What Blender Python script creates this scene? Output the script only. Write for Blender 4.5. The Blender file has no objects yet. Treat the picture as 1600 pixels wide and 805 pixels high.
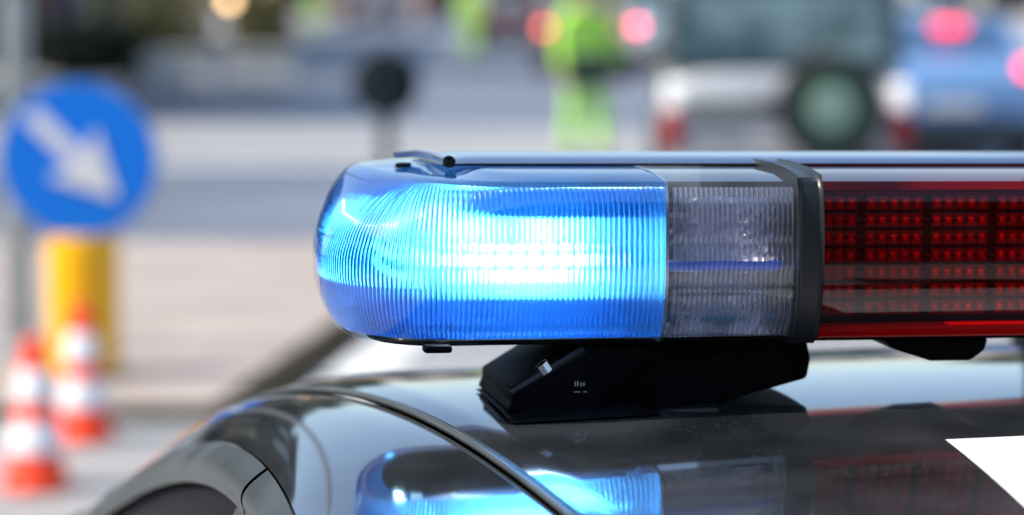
import bpy, bmesh, math, random
from mathutils import Vector, Matrix
R = math.radians
S = bpy.context.scene
COL = S.collection
random.seed(7)

# ------------------------------------------------------------------ camera, light, exposure
F = 4072.0; W0, H0 = 1600.0, 805.0; CAMZ = 1.72; PITCH = math.atan(432.5 / F)
cd = bpy.data.cameras.new('camera'); cam = bpy.data.objects.new('camera', cd); COL.objects.link(cam)
cam.location = (0, 0, CAMZ); cam.rotation_euler = (R(90) - PITCH, 0, 0)
cd.sensor_width = 36; cd.lens = F / W0 * 36; cd.clip_start = .05; cd.clip_end = 3000
cd.dof.use_dof = True; cd.dof.focus_distance = 2.01; cd.dof.aperture_fstop = cd.lens / 30.0
S.camera = cam
SUN_EL, SUN_AZ = R(48), R(258)          # azimuth clockwise from +Y: behind-left of the camera
w = bpy.data.worlds.new('World'); S.world = w; w.use_nodes = True
nt = w.node_tree; bg = nt.nodes['Background']; sky = nt.nodes.new('ShaderNodeTexSky')
sky.sky_type = 'NISHITA'; sky.sun_disc = False; sky.sun_elevation = SUN_EL; sky.sun_rotation = SUN_AZ
sky.dust_density = 1.5; sky.ozone_density = 1.0
nt.links.new(sky.outputs[0], bg.inputs[0]); bg.inputs[1].default_value = 0.15
sl = bpy.data.lights.new('sun', 'SUN'); sl.energy = 3.8; sl.angle = R(.5); sl.color = (1, .95, .87)
so = bpy.data.objects.new('sun', sl); COL.objects.link(so)
sd = Vector((math.sin(SUN_AZ) * math.cos(SUN_EL), math.cos(SUN_AZ) * math.cos(SUN_EL), math.sin(SUN_EL)))
so.rotation_euler = sd.to_track_quat('Z', 'Y').to_euler(); so.location = (-6, -6, 12)
S.view_settings.view_transform = 'Standard'; S.view_settings.look = 'None'
S.view_settings.exposure = 0.72; S.view_settings.gamma = 1
S.render.engine = 'CYCLES'
try:
    S.cycles.use_denoising = True; S.cycles.denoiser = 'OPENIMAGEDENOISE'
    S.cycles.max_bounces = 12; S.cycles.transparent_max_bounces = 16; S.cycles.transmission_bounces = 8
    S.cycles.caustics_refractive = False; S.cycles.caustics_reflective = False
    S.cycles.sample_clamp_indirect = 6
except Exception: pass

def at(px, py, Y):
    """world point at forward distance Y on the ray through photo pixel (1600 wide)"""
    dx = (px - W0 / 2) / F; dy = -(py - H0 / 2) / F
    c, s = math.cos(PITCH), math.sin(PITCH)
    d = Vector((dx, c + dy * s, -s + dy * c))
    return Vector((0, 0, CAMZ)) + d * (Y / d.y)
def proj(p):
    p = Vector(p) - Vector((0, 0, CAMZ)); c, s = math.cos(PITCH), math.sin(PITCH)
    z = p.y * c - p.z * s; y = p.y * s + p.z * c
    return (W0 / 2 + F * p.x / z, H0 / 2 - F * y / z)

# ------------------------------------------------------------------ materials
def mat(name, col=(.5, .5, .5), rough=.5, metal=0, spec=.5, coat=0, emit=None, es=0, trans=0, ior=1.45):
    m = bpy.data.materials.new(name); m.use_nodes = True; b = m.node_tree.nodes['Principled BSDF']
    b.inputs['Base Color'].default_value = (*col, 1); b.inputs['Roughness'].default_value = rough
    b.inputs['Metallic'].default_value = metal; b.inputs['Specular IOR Level'].default_value = spec
    b.inputs['Coat Weight'].default_value = coat; b.inputs['Coat IOR'].default_value = 1.52; b.inputs['Coat Roughness'].default_value = .03
    b.inputs['Transmission Weight'].default_value = trans; b.inputs['IOR'].default_value = ior
    if emit: b.inputs['Emission Color'].default_value = (*emit, 1); b.inputs['Emission Strength'].default_value = es
    return m
def noisy(m, c1, c2, scale=5, detail=6, lo=.35, hi=.65, bump=0, rough=None, stretch=None, dist=.01):
    n = m.node_tree; b = n.nodes['Principled BSDF']
    tc = n.nodes.new('ShaderNodeTexCoord'); mp = n.nodes.new('ShaderNodeMapping')
    n.links.new(tc.outputs['Object'], mp.inputs[0])
    if stretch: mp.inputs['Scale'].default_value = stretch
    tx = n.nodes.new('ShaderNodeTexNoise'); tx.inputs['Scale'].default_value = scale; tx.inputs['Detail'].default_value = detail
    n.links.new(mp.outputs[0], tx.inputs['Vector'])
    cr = n.nodes.new('ShaderNodeValToRGB'); cr.color_ramp.elements[0].position = lo; cr.color_ramp.elements[1].position = hi
    cr.color_ramp.elements[0].color = (*c1, 1); cr.color_ramp.elements[1].color = (*c2, 1)
    n.links.new(tx.outputs[0], cr.inputs[0]); n.links.new(cr.outputs[0], b.inputs['Base Color'])
    if bump:
        bp = n.nodes.new('ShaderNodeBump'); bp.inputs['Strength'].default_value = bump; bp.inputs['Distance'].default_value = dist
        n.links.new(tx.outputs[0], bp.inputs['Height']); n.links.new(bp.outputs[0], b.inputs['Normal'])
    if rough:
        mr = n.nodes.new('ShaderNodeMapRange'); mr.inputs['To Min'].default_value = rough[0]; mr.inputs['To Max'].default_value = rough[1]
        n.links.new(tx.outputs[0], mr.inputs[0]); n.links.new(mr.outputs[0], b.inputs['Roughness'])
    return m
def shell_mat(name, tint, ior=1.62, rough=.015, bumpy=0, gloss=(1, 1, 1)):
    """a thin clear plastic wall: tinted transmission plus mirror gloss by Fresnel"""
    m = bpy.data.materials.new(name); m.use_nodes = True; n = m.node_tree; n.nodes.clear()
    o = n.nodes.new('ShaderNodeOutputMaterial'); mx = n.nodes.new('ShaderNodeMixShader'); fr = n.nodes.new('ShaderNodeFresnel')
    t = n.nodes.new('ShaderNodeBsdfTransparent'); g = n.nodes.new('ShaderNodeBsdfGlossy')
    t.inputs[0].default_value = (*tint, 1); g.inputs['Roughness'].default_value = rough; g.inputs[0].default_value = (*gloss, 1)
    fr.inputs['IOR'].default_value = ior
    geo = n.nodes.new('ShaderNodeNewGeometry'); mm = n.nodes.new('ShaderNodeMath'); mm.operation = 'MULTIPLY'
    inv = n.nodes.new('ShaderNodeMath'); inv.operation = 'SUBTRACT'; inv.inputs[0].default_value = 1
    n.links.new(geo.outputs['Backfacing'], inv.inputs[1]); n.links.new(fr.outputs[0], mm.inputs[0]); n.links.new(inv.outputs[0], mm.inputs[1])
    n.links.new(mm.outputs[0], mx.inputs[0]); n.links.new(t.outputs[0], mx.inputs[1]); n.links.new(g.outputs[0], mx.inputs[2])
    if bumpy:
        tx = n.nodes.new('ShaderNodeTexNoise'); tx.inputs['Scale'].default_value = 60; bp = n.nodes.new('ShaderNodeBump')
        bp.inputs['Strength'].default_value = bumpy; bp.inputs['Distance'].default_value = .002
        n.links.new(tx.outputs[0], bp.inputs['Height']); n.links.new(bp.outputs[0], g.inputs['Normal'])
    n.links.new(mx.outputs[0], o.inputs[0]); return m
def rib_mat(name, refr, transl, transp, wr=.45, wt=.3, ior=1.3, rough=.05, gloss=.12):
    """moulded prismatic lens: part refraction, part diffuse pass-through, part straight, part gloss"""
    m = bpy.data.materials.new(name); m.use_nodes = True; n = m.node_tree; n.nodes.clear()
    o = n.nodes.new('ShaderNodeOutputMaterial')
    a = n.nodes.new('ShaderNodeBsdfRefraction'); a.inputs[0].default_value = (*refr, 1); a.inputs['IOR'].default_value = ior; a.inputs['Roughness'].default_value = rough
    b = n.nodes.new('ShaderNodeBsdfTranslucent'); b.inputs[0].default_value = (*transl, 1)
    c = n.nodes.new('ShaderNodeBsdfTransparent'); c.inputs[0].default_value = (*transp, 1)
    g = n.nodes.new('ShaderNodeBsdfGlossy'); g.inputs['Roughness'].default_value = .05
    m1 = n.nodes.new('ShaderNodeMixShader'); m1.inputs[0].default_value = wt / (wt + wr)
    m2 = n.nodes.new('ShaderNodeMixShader'); m2.inputs[0].default_value = 1 - (wt + wr)
    m3 = n.nodes.new('ShaderNodeMixShader'); m3.inputs[0].default_value = gloss
    n.links.new(a.outputs[0], m1.inputs[1]); n.links.new(b.outputs[0], m1.inputs[2])
    n.links.new(m1.outputs[0], m2.inputs[1]); n.links.new(c.outputs[0], m2.inputs[2])
    n.links.new(m2.outputs[0], m3.inputs[1]); n.links.new(g.outputs[0], m3.inputs[2]); n.links.new(m3.outputs[0], o.inputs[0])
    return m
M = {}
M['blue_shell'] = shell_mat('blue plastic shell', (.60, .84, 1.0))
M['blue_rib'] = rib_mat('blue prismatic lens', (.16, .58, 1.0), (.010, .24, 1.0), (.14, .50, 1.0), wr=.66, wt=.20, gloss=.2, ior=1.42, rough=.2)
M['clear_shell'] = shell_mat('clear plastic shell', (.95, .96, .98))
M['clear_rib'] = rib_mat('clear prismatic lens', (.92, .92, 1), (.8, .82, .98), (.95, .95, 1), wr=.34, wt=.26, gloss=.18, rough=.05)
M['red_shell'] = shell_mat('red plastic shell', (.88, .02, .035), ior=1.45)
M['led_red'] = mat('red led prism', (.55, .04, .04), .2, spec=.8, coat=.5)
_n = M['led_red'].node_tree; _g = _n.nodes.new('ShaderNodeNewGeometry'); _c = _n.nodes.new('ShaderNodeValToRGB')
_c.color_ramp.elements[0].color = (.22, .01, .012, 1); _c.color_ramp.elements[1].color = (.5, .03, .03, 1)
_n.links.new(_g.outputs['Random Per Island'], _c.inputs[0]); _n.links.new(_c.outputs[0], _n.nodes['Principled BSDF'].inputs['Base Color'])
M['silver_refl'] = noisy(mat('silvered reflector', (.9, .9, .92), .12, metal=1), (.75, .76, .82), (.97, .97, .98), 90, 3, bump=.5, dist=.004)
M['facet'] = mat('faceted reflector', (.90, .90, .98), .28, metal=.25, coat=.8)
M['white_plastic'] = mat('white plastic', (.7, .7, .72), .4)
M['alu'] = mat('brushed aluminium', (.62, .66, .72), .24, metal=1)
M['black'] = noisy(mat('black plastic', (.002, .002, .003), .5, spec=.08), (.001, .001, .002), (.004, .004, .005), 40)
M['rubber'] = mat('black rubber', (.012, .014, .015), .38, spec=.6)
M['dark_grille'] = mat('dark inner panel', (.006, .003, .004), .5)
M['steel'] = mat('steel', (.7, .7, .72), .22, metal=1)
M['lamp'] = mat('lit strobe tube', (1, 1, 1), .5, emit=(.72, .88, 1.0), es=24)
M['glass_dark'] = mat('dark window glass', (.001, .001, .002), .25, spec=.03)
M['rim_grey'] = noisy(mat('satin trim', (.05, .055, .055), .38, spec=.5), (.035, .042, .042), (.07, .078, .078), 9, rough=(.28, .42))

def paint(name, col, flecks=True, rough=.08):
    m = mat(name, col, rough, spec=.5, coat=1); n = m.node_tree; b = n.nodes['Principled BSDF']
    tc = n.nodes.new('ShaderNodeTexCoord'); mp = n.nodes.new('ShaderNodeMapping'); mp.inputs['Scale'].default_value = (1.0, .16, 1.0)
    mp.inputs['Rotation'].default_value = (0, 0, R(-38))
    n.links.new(tc.outputs['Object'], mp.inputs[0])
    ns = n.nodes.new('ShaderNodeTexNoise'); ns.inputs['Scale'].default_value = 9; ns.inputs['Detail'].default_value = 8; n.links.new(tc.outputs['Object'], ns.inputs['Vector'])
    fg = n.nodes.new('ShaderNodeTexNoise'); fg.inputs['Scale'].default_value = 520; fg.inputs['Detail'].default_value = 3; n.links.new(mp.outputs[0], fg.inputs['Vector'])
    mu = n.nodes.new('ShaderNodeMapRange'); mu.inputs['From Min'].default_value = .56; mu.inputs['From Max'].default_value = .80; mu.inputs['To Max'].default_value = .16
    n.links.new(fg.outputs[0], mu.inputs[0])
    du = n.nodes.new('ShaderNodeMapRange'); du.inputs['From Min'].default_value = .35; du.inputs['From Max'].default_value = .7
    du.inputs['To Min'].default_value = .005; du.inputs['To Max'].default_value = .12; n.links.new(ns.outputs[0], du.inputs[0])
    ad = n.nodes.new('ShaderNodeMath'); ad.operation = 'MAXIMUM'; n.links.new(mu.outputs[0], ad.inputs[0]); n.links.new(du.outputs[0], ad.inputs[1])
    mc = n.nodes.new('ShaderNodeMix'); mc.data_type = 'RGBA'; mc.inputs[6].default_value = (*col, 1); mc.inputs[7].default_value = (.28, .29, .30, 1)
    n.links.new(ad.outputs[0], mc.inputs[0]); n.links.new(mc.outputs[2], b.inputs['Base Color'])
    cr = n.nodes.new('ShaderNodeMapRange'); cr.inputs['To Min'].default_value = .02; cr.inputs['To Max'].default_value = .10
    n.links.new(ns.outputs[0], cr.inputs[0]); n.links.new(cr.outputs[0], b.inputs['Coat Roughness'])
    return m
M['police_paint'] = paint('black car paint', (.010, .012, .014))
M['white_paint'] = mat('white car film', (.82, .82, .82), .25, coat=.4)

# ------------------------------------------------------------------ mesh helpers
class MB:
    def __init__(s): s.v = []; s.f = []
    def add(s, vs, fs):
        o = len(s.v); s.v += [tuple(v) for v in vs]; s.f += [[i + o for i in f] for f in fs]; return s
    def box(s, c, sz, rot=None):
        x, y, z = [k / 2 for k in sz]
        vs = [Vector((a, b, d)) for d in (-z, z) for b in (-y, y) for a in (-x, x)]
        if rot is not None: vs = [rot @ v for v in vs]
        vs = [v + Vector(c) for v in vs]
        return s.add(vs, [[0, 2, 3, 1], [4, 5, 7, 6], [0, 1, 5, 4], [2, 6, 7, 3], [0, 4, 6, 2], [1, 3, 7, 5]])
    def grid(s, fn, nu, nv, flip=False, closeu=False):
        vs = [fn(i / nu, j / nv) for j in range(nv + 1) for i in range(nu + (0 if closeu else 1))]
        m = nu if closeu else nu + 1; fs = []
        for j in range(nv):
            for i in range(nu):
                a, b = j * m + i, j * m + (i + 1) % m
                q = [a, b, b + m, a + m]; fs.append(q[::-1] if flip else q)
        return s.add(vs, fs)
    def tube(s, pts, rad, n=10, cap=True):
        pts = [Vector(p) for p in pts]; rad = rad if isinstance(rad, (list, tuple)) else [rad] * len(pts)
        vs = []; up = Vector((0, 0, 1))
        for i, p in enumerate(pts):
            d = (pts[min(i + 1, len(pts) - 1)] - pts[max(i - 1, 0)]).normalized()
            u = d.cross(up if abs(d.z) < .95 else Vector((0, 1, 0))).normalized(); v = d.cross(u)
            vs += [p + (u * math.cos(t * 2 * math.pi / n) + v * math.sin(t * 2 * math.pi / n)) * rad[i] for t in range(n)]
        fs = [[j * n + i, j * n + (i + 1) % n, (j + 1) * n + (i + 1) % n, (j + 1) * n + i] for j in range(len(pts) - 1) for i in range(n)]
        if cap: fs += [list(range(n))[::-1], [(len(pts) - 1) * n + i for i in range(n)]]
        return s.add(vs, fs)
    def lathe(s, prof, c=(0, 0, 0), n=32, rot=None):
        vs = []; c = Vector(c)
        for r, z in prof:
            for t in range(n):
                v = Vector((r * math.cos(t * 2 * math.pi / n), r * math.sin(t * 2 * math.pi / n), z))
                vs.append((rot @ v if rot is not None else v) + c)
        fs = [[j * n + i, j * n + (i + 1) % n, (j + 1) * n + (i + 1) % n, (j + 1) * n + i] for j in range(len(prof) - 1) for i in range(n)]
        if prof[0][0] > 1e-6: fs.append(list(range(n))[::-1])
        if prof[-1][0] > 1e-6: fs.append([(len(prof) - 1) * n + i for i in range(n)])
        return s.add(vs, fs)
    def prism(s, poly, a, b, fn):
        """poly of 2D points swept from a to b; fn(p, q, t) -> 3D"""
        n = len(poly)
        vs = [fn(p[0], p[1], a) for p in poly] + [fn(p[0], p[1], b) for p in poly]
        return s.add(vs, [list(range(n))[::-1], list(range(n, 2 * n))] + [[i, (i + 1) % n, n + (i + 1) % n, n + i] for i in range(n)])
    def build(s, name, m, parent=None, smooth=True, bevel=0, seg=2, angle=35):
        me = bpy.data.meshes.new(name); me.from_pydata(s.v, [], s.f); me.update()
        bm = bmesh.new(); bm.from_mesh(me); bmesh.ops.remove_doubles(bm, verts=bm.verts, dist=1e-6)
        if s.__dict__.get('recalc', True): bmesh.ops.recalc_face_normals(bm, faces=bm.faces)
        bm.to_mesh(me); bm.free()
        if smooth:
            for p in me.polygons: p.use_smooth = True
            try: me.set_sharp_from_angle(angle=R(angle))
            except Exception: pass
        o = bpy.data.objects.new(name, me); COL.objects.link(o)
        if m is not None: me.materials.append(m)
        if parent is not None: o.parent = parent
        if bevel:
            md = o.modifiers.new('bevel', 'BEVEL'); md.width = bevel; md.segments = seg; md.limit_method = 'ANGLE'; md.angle_limit = R(30)
        return o
def raw(mb): mb.recalc = False; return mb
def tag(o, label=None, cat=None, group=None, kind=None):
    if label: o['label'] = label
    if cat: o['category'] = cat
    if group: o['group'] = group
    if kind: o['kind'] = kind
    return o
def empty(name, loc=(0, 0, 0), rot=(0, 0, 0), **k):
    o = bpy.data.objects.new(name, None); COL.objects.link(o); o.location = loc; o.rotation_euler = rot
    o.empty_display_size = .2; return tag(o, **k)
def copy_tree(o, parent=None):
    c = o.copy(); COL.objects.link(c); c.parent = parent
    for ch in list(o.children): copy_tree(ch, c)
    return c

# ------------------------------------------------------------------ ground, roads
def lin(x0, y0, x1, y1, n): pass
asph = noisy(mat('asphalt', (.2, .2, .21), .55, spec=.6), (.10, .115, .148), (.165, .18, .215), .35, 10, bump=.25, rough=(.38, .6), dist=.01)
asph2 = noisy(mat('pale asphalt', (.3, .3, .3), .6), (.27, .27, .265), (.34, .335, .325), .6, 10, bump=.3)
paver = noisy(mat('beige paving', (.4, .35, .32), .75), (.31, .26, .23), (.41, .35, .31), 1.1, 9, bump=.3)
kerb_shade_m = noisy(mat('kerb with painted shade', (.12, .11, .08), 1, spec=.05), (.02, .018, .012), (.045, .04, .028), 6)  # near-black tone holds the kerb's shaded face and its shadow
linem = noisy(mat('road marking paint', (.7, .7, .68), .6), (.6, .6, .57), (.78, .77, .74), 12)
walkm = noisy(mat('pavement slabs', (.3, .29, .28), .8), (.27, .26, .25), (.34, .33, .31), .8, 8)
def sheet(name, poly, z, m, thick=None):
    mb = MB(); n = len(poly)
    if thick is None: mb.add([(x, y, z) for x, y in poly], [list(range(n))])
    else: mb.prism(poly, z - thick, z, lambda p, q, t: (p, q, t))
    return tag(mb.build(name, m, smooth=False), kind='structure')
sheet('ground', [(-400, -60), (400, -60), (400, 900), (-400, 900)], 0, asph)
sheet('road_apron', [(-7, -12), (9, -12), (9, 12.6), (-7, 12.6)], .004, asph2)
# traffic island
def gx(px, py, z=0):
    d = at(px, py, 1) - Vector((0, 0, CAMZ)); t = (CAMZ - z) / -d.z; return (d.x * t, t)
A = gx(330, 632, .05); B = gx(505, 512, .05); dirx = ((B[0] - A[0]) / (B[1] - A[1]))
YB = 16.6; C_ = (A[0] + dirx * (YB - A[1]), YB)
isl = [(-5.5, A[1]), A, C_, (-5.5, YB + .4)]
sheet('traffic_island', isl, .05, paver, .05)
kb = MB(); kb.prism([(-5.5, A[1] - .12), (A[0] + .20, A[1] - .12), (C_[0] + .20, C_[1]), (C_[0], C_[1]), (A[0], A[1]), (-5.5, A[1])], 0, .042, lambda p, q, t: (p, q, t))  # strip as wide as the kerb face plus its painted shadow
tag(kb.build('kerb', kerb_shade_m, smooth=False), kind='structure')
sheet('edge_line', [(A[0] + .22, A[1] - .3), (A[0] + .50, A[1] - .3), (C_[0] + .50, C_[1]), (C_[0] + .22, C_[1])], .008, linem)
# left pavement of the street and right pavement
sheet('pavement_left', [(-60, 24), (-7.4, 24), (-7.0, 150), (-60, 150)], .12, walkm, .12)
sheet('pavement_right', [(9.2, -10), (60, -10), (60, 150), (9.2, 150)], .12, walkm, .12)
# sunlit strip of road painted as a pale band, and a stop line
sheet('painted_sun_band', [(-7.2, 26.0), (9, 24.5), (9, 29), (-7.2, 31.5)], .010, asph2)
sheet('stop_line', [(-6.8, 24.3), (7.5, 24.3), (7.5, 24.8), (-6.8, 24.8)], .008, linem)

# ------------------------------------------------------------------ buildings
def facade(name, label, o, ang, length, height, depth, wall, win, storeys, bay=3.2, sill=None, ground=None, cat='building', group=None):
    root = empty(name, (o[0], o[1], 0), (0, 0, ang), label=label, cat=cat, group=group)
    MB().box((length / 2, depth / 2, height / 2), (length, depth, height)).build('wall', wall, root, smooth=False)
    MB().box((length / 2, depth / 2 - .1, height + .2), (length + .5, depth + .6, .4)).build('roof', sill or wall, root, smooth=False)
    nb = int(length / bay); sh = height / storeys
    for j in range(storeys):
        for i in range(nb):
            if nb * storeys > 95 and (i + j) % 2 and j > 2: continue
            cx = (i + .5) * length / nb; g = (j == 0)
            hh = sh * (.78 if g else .58); ww = bay * (.74 if g else .46); cz = j * sh + (hh / 2 + .12 if g else sh * .5)
            f = MB().box((cx, -.03, cz), (ww + .16, .1, hh + .16)).build('window', sill or wall, root, smooth=False)
            MB().box((cx, -.06, cz), (ww, .07, hh)).build('pane', win, f, smooth=False)
    return root
stone = noisy(mat('grey stone', (.3, .3, .3), .85), (.24, .25, .26), (.34, .34, .34), .7)
cream = noisy(mat('cream render', (.6, .52, .42), .85), (.55, .47, .36), (.66, .58, .47), .5)
pink = noisy(mat('pink render', (.5, .32, .27), .85), (.46, .29, .24), (.55, .36, .31), .5)
darkst = noisy(mat('dark shopfront', (.05, .055, .045), .6), (.008, .012, .010), (.035, .038, .028), .6)
trimm = mat('pale stone trim', (.42, .4, .37), .8)
wing = mat('window glass', (.02, .03, .035), .08, spec=.7)
wing2 = mat('pale blind window', (.38, .37, .33), .4)  # one even pale tone, no emission
facade('office_building', 'long grey stone building with rows of windows along the left pavement', (-22, -12), R(90), 36, 15, 9, stone, wing2, 4, bay=3.4, sill=trimm).rotation_euler = (0, 0, R(90))
facade('shop_building', 'dark shopfront building at the far left of the street', (-9.6, 47), R(90), 29, 8, 10, darkst, wing, 2, bay=4.2)
facade('shade_block', 'added unseen block that shades the street before the shopfronts on the left', (-9.6, 31.5), R(90), 9, 8, 10, darkst, wing, 2, bay=3.6)  # added out of view to cast the dark band on the road
facade('reflection_terrace', 'added unseen dark terrace behind the viewer, mirrored in the light bar covers', (32, -15), R(180), 60, 8, 9, darkst, wing, 4, sill=trimm)  # added out of view so the covers reflect something dark
facade('cream_building', 'cream building closing the far end of the street', (-8, 128), 0, 26, 7.5, 9, cream, wing, 3, sill=trimm)
facade('pink_building', 'pink rendered building left of the cream one at the street end', (-42, 132), 0, 33, 7.5, 9, pink, wing, 3, sill=trimm)
facade('beige_building', 'tan building on the far right behind the blue car', (19, 126), 0, 30, 7.5, 9, cream, wing, 3, sill=trimm)
facade('brick_building', 'tall brick building along the right pavement', (24, 112), R(-90), 60, 9, 10, pink, wing, 3, bay=4, sill=trimm)

# ------------------------------------------------------------------ trees
barkm = noisy(mat('bark', (.12, .08, .05), .9), (.075, .05, .03), (.17, .11, .07), 4, stretch=(3, 3, .6), bump=.6, dist=.03)
leafm = mat('leaf', (.05, .085, .03), .55, spec=.3)
def leafvar(m, a, b):
    n = m.node_tree; g = n.nodes.new('ShaderNodeObjectInfo'); ge = n.nodes.new('ShaderNodeNewGeometry'); cr = n.nodes.new('ShaderNodeValToRGB')
    cr.color_ramp.elements[0].color = (*a, 1); cr.color_ramp.elements[1].color = (*b, 1)
    n.links.new(ge.outputs['Random Per Island'], cr.inputs[0]); n.links.new(cr.outputs[0], n.nodes['Principled BSDF'].inputs['Base Color']); return m
leafvar(leafm, (.035, .06, .02), (.08, .115, .04))
olive = leafvar(mat('olive leaf', (.1, .1, .03), .6), (.07, .075, .02), (.17, .15, .04))
def make_tree(h, rad, crown_z, seed, leaves=5200, leaf=.30, tr=.28, flat=.62):
    rnd = random.Random(seed); root = empty('street_tree', cat='tree', label='street tree')
    t = MB(); base = [(0, 0, -.05), (.03, .02, h * .25), (-.05, .06, h * .45), (.05, 0, h * .8)]
    t.tube(base, [tr * 1.25, tr, tr * .85, tr * .35], 12)
    cl = []
    for k in range(9):
        a = k * 2.4 + rnd.random(); s0 = h * (.36 + .05 * k); e = Vector((math.cos(a) * rad * rnd.uniform(.5, .8), math.sin(a) * rad * rnd.uniform(.5, .8), crown_z + rnd.uniform(-.1, .35) * rad * flat))
        m_ = Vector((e.x * .4, e.y * .4, (s0 + e.z) / 2 + .1 * rad)); t.tube([(0, 0, s0), m_, e], [tr * .42, tr * .25, .04], 7)
        cl.append((e, rad * rnd.uniform(.34, .52)))
    for k in range(12):
        a = rnd.random() * 6.28; q = rnd.random() ** .5 * rad * .8
        cl.append((Vector((math.cos(a) * q, math.sin(a) * q, crown_z + rnd.uniform(-.45, .8) * rad * flat)), rad * rnd.uniform(.2, .42)))
    t.build('trunk', barkm, root)
    c = raw(MB())
    for i in range(leaves):
        ce, r_ = cl[rnd.randrange(len(cl))]
        d = Vector((rnd.gauss(0, 1), rnd.gauss(0, 1), rnd.gauss(0, 1))).normalized() * r_ * rnd.random() ** .45
        p = ce + Vector((d.x, d.y, d.z * .75)); s_ = leaf * rnd.uniform(.5, 1.25)
        u = Vector((rnd.gauss(0, 1), rnd.gauss(0, 1), rnd.gauss(0, .6))).normalized(); v = u.cross(Vector((rnd.gauss(0, 1), rnd.gauss(0, 1), rnd.gauss(0, 1)))).normalized()
        c.add([p - u * s_, p + v * s_ * .55, p + u * s_, p - v * s_ * .55], [[0, 1, 2, 3]])
    c.build('crown', leafm, root, smooth=False)
    return root
t1 = make_tree(11, 6.2, 9.6, 1, leaves=8000, leaf=.33)
t1.location = (-7.9, 51, .1); t1.rotation_euler.z = 1; t1.scale = (.6, .6, .6); tag(t1, 'brown-trunked street tree in front of the dark shopfronts', 'tree', 'street trees')
for x, y, rz, sc, lb in ((17, 14, 2.1, 1.0, 'broad green street tree on the right pavement near the police car'),
                         (-10.5, 97, 4.0, .62, 'farther street tree along the left pavement'),
                         (14.2, 62, 3.3, .6, 'street tree on the right pavement beyond the blue car')):
    t = copy_tree(t1); t.location = (x, y, 0.1 if abs(x) > 8 else 0); t.rotation_euler.z = rz; t.scale = (sc, sc, sc); t['label'] = lb

# ------------------------------------------------------------------ planters with shrubs
def planter(px, D, wd, label, shr=True):
    x = (px - 800) / F * D; root = empty('stone_planter', (x, D, .12 if x < -7.2 else 0), label=label, cat='planter', group='pale stone planters on the pavement')
    mb = MB(); mb.box((0, 0, .25), (wd, .7, .5)); mb.box((0, 0, .53), (wd + .1, .8, .07)); mb.build('basin', mat('pale stone', (.62, .6, .56), .8), root, bevel=.02)
    if shr:
        c = raw(MB()); rnd = random.Random(px)
        for i in range(900):
            p = Vector((rnd.uniform(-.5, .5) * wd * .9, rnd.uniform(-.3, .3), .6 + rnd.random() ** 1.5 * .95)); s_ = rnd.uniform(.05, .11)
            u = Vector((rnd.gauss(0, 1), rnd.gauss(0, 1), rnd.gauss(0, 1))).normalized(); v = u.cross(Vector((rnd.gauss(0, 1), 1, rnd.gauss(0, 1)))).normalized()
            c.add([p - u * s_, p + v * s_ * .5, p + u * s_, p - v * s_ * .5], [[0, 1, 2, 3]])
        c.build('shrub', olive, root, smooth=False)
    return root
planter(268, 44, 1.5, 'pale stone planter with an olive shrub, left of the other planter')
planter(412, 45, 1.1, 'pale stone planter with an olive shrub, nearer the middle of the street')

def hedge(px, D, wd, h, label):
    c = raw(MB()); rnd = random.Random(px)
    for i in range(3000):
        p = Vector((rnd.uniform(-.5, .5) * wd, rnd.uniform(-.35, .35), rnd.random() * h)); s_ = rnd.uniform(.05, .10)
        u = Vector((rnd.gauss(0, 1), rnd.gauss(0, 1), rnd.gauss(0, 1))).normalized(); v = u.cross(Vector((rnd.gauss(0, 1), 1, rnd.gauss(0, 1)))).normalized()
        c.add([p - u * s_, p + v * s_ * .5, p + u * s_, p - v * s_ * .5], [[0, 1, 2, 3]])
    o = c.build('hedge', leafvar(mat('dark hedge leaf', (.03, .04, .02), .7), (.008, .014, .008), (.02, .03, .015)), None, smooth=False)
    o.location = ((px - 800) / F * D, D, .12); tag(o, label, 'hedge')
hedge(150, 43.5, 1.5, .95, 'dark clipped hedge on the pavement to the left of the stone planters')
hedge(70, 46, 1.0, .8, 'low dark hedge at the left edge behind the grey pole')
# ------------------------------------------------------------------ street furniture
galv = noisy(mat('galvanised steel', (.36, .4, .41), .45, metal=.3), (.30, .34, .35), (.40, .44, .45), 8)
p = at(34, 250, 11.75); b0 = gx(48, 530, .05)
pole = empty('street_pole', (p.x - .03, 11.75, .05), (0, R(.6), 0), label='tall grey steel pole behind the blue arrow sign', cat='pole')
MB().lathe([(.11, 0), (.11, .02), (.062, .03), (.062, 5.2), (0, 5.22)], n=28).build('shaft', galv, pole)
MB().lathe([(.16, 0), (.16, .015), (0, .018)], n=28).build('base_plate', galv, pole)

def keep_right_sign(px, py, D, dia, facing, label, post=None):
    c = at(px, py, D); zb = .05 if D < 16 else 0
    root = empty('traffic_sign', (c.x, D, zb), (0, 0, facing), label=label, cat='traffic sign')
    return root, c.z - zb
bluem = mat('sign blue', (.0, .20, .80), .38); whitem = mat('sign white', (.8, .8, .8), .4)
yel = noisy(mat('yellow plastic', (.95, .48, .0), .4), (.95, .45, 0), (1.0, .52, 0), 3)
rx = Matrix.Rotation(R(90), 3, 'X')
sg, hz = keep_right_sign(127, 247, 11.0, .58, 0, 'round blue keep-right sign with a white arrow on a yellow bollard')
MB().lathe([(0, -.004), (.330, -.004), (.336, 0), (.336, .012), (0, .014)], (0, -.075, hz), 64, rx).build('sign_back', galv, sg)
MB().lathe([(0, 0), (.326, 0), (.326, .004), (0, .004)], (0, -.0905, hz), 64, rx).build('sign_face', bluem, sg)
arr = [(-.265, .026), (.03, .026), (.03, .105), (.205, 0), (.03, -.105), (.03, -.026), (-.265, -.026)]
arr = [(-.275, .040), (-.005, .040), (-.035, .145), (.235, .0), (-.035, -.145), (-.005, -.040), (-.275, -.040)]
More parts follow.
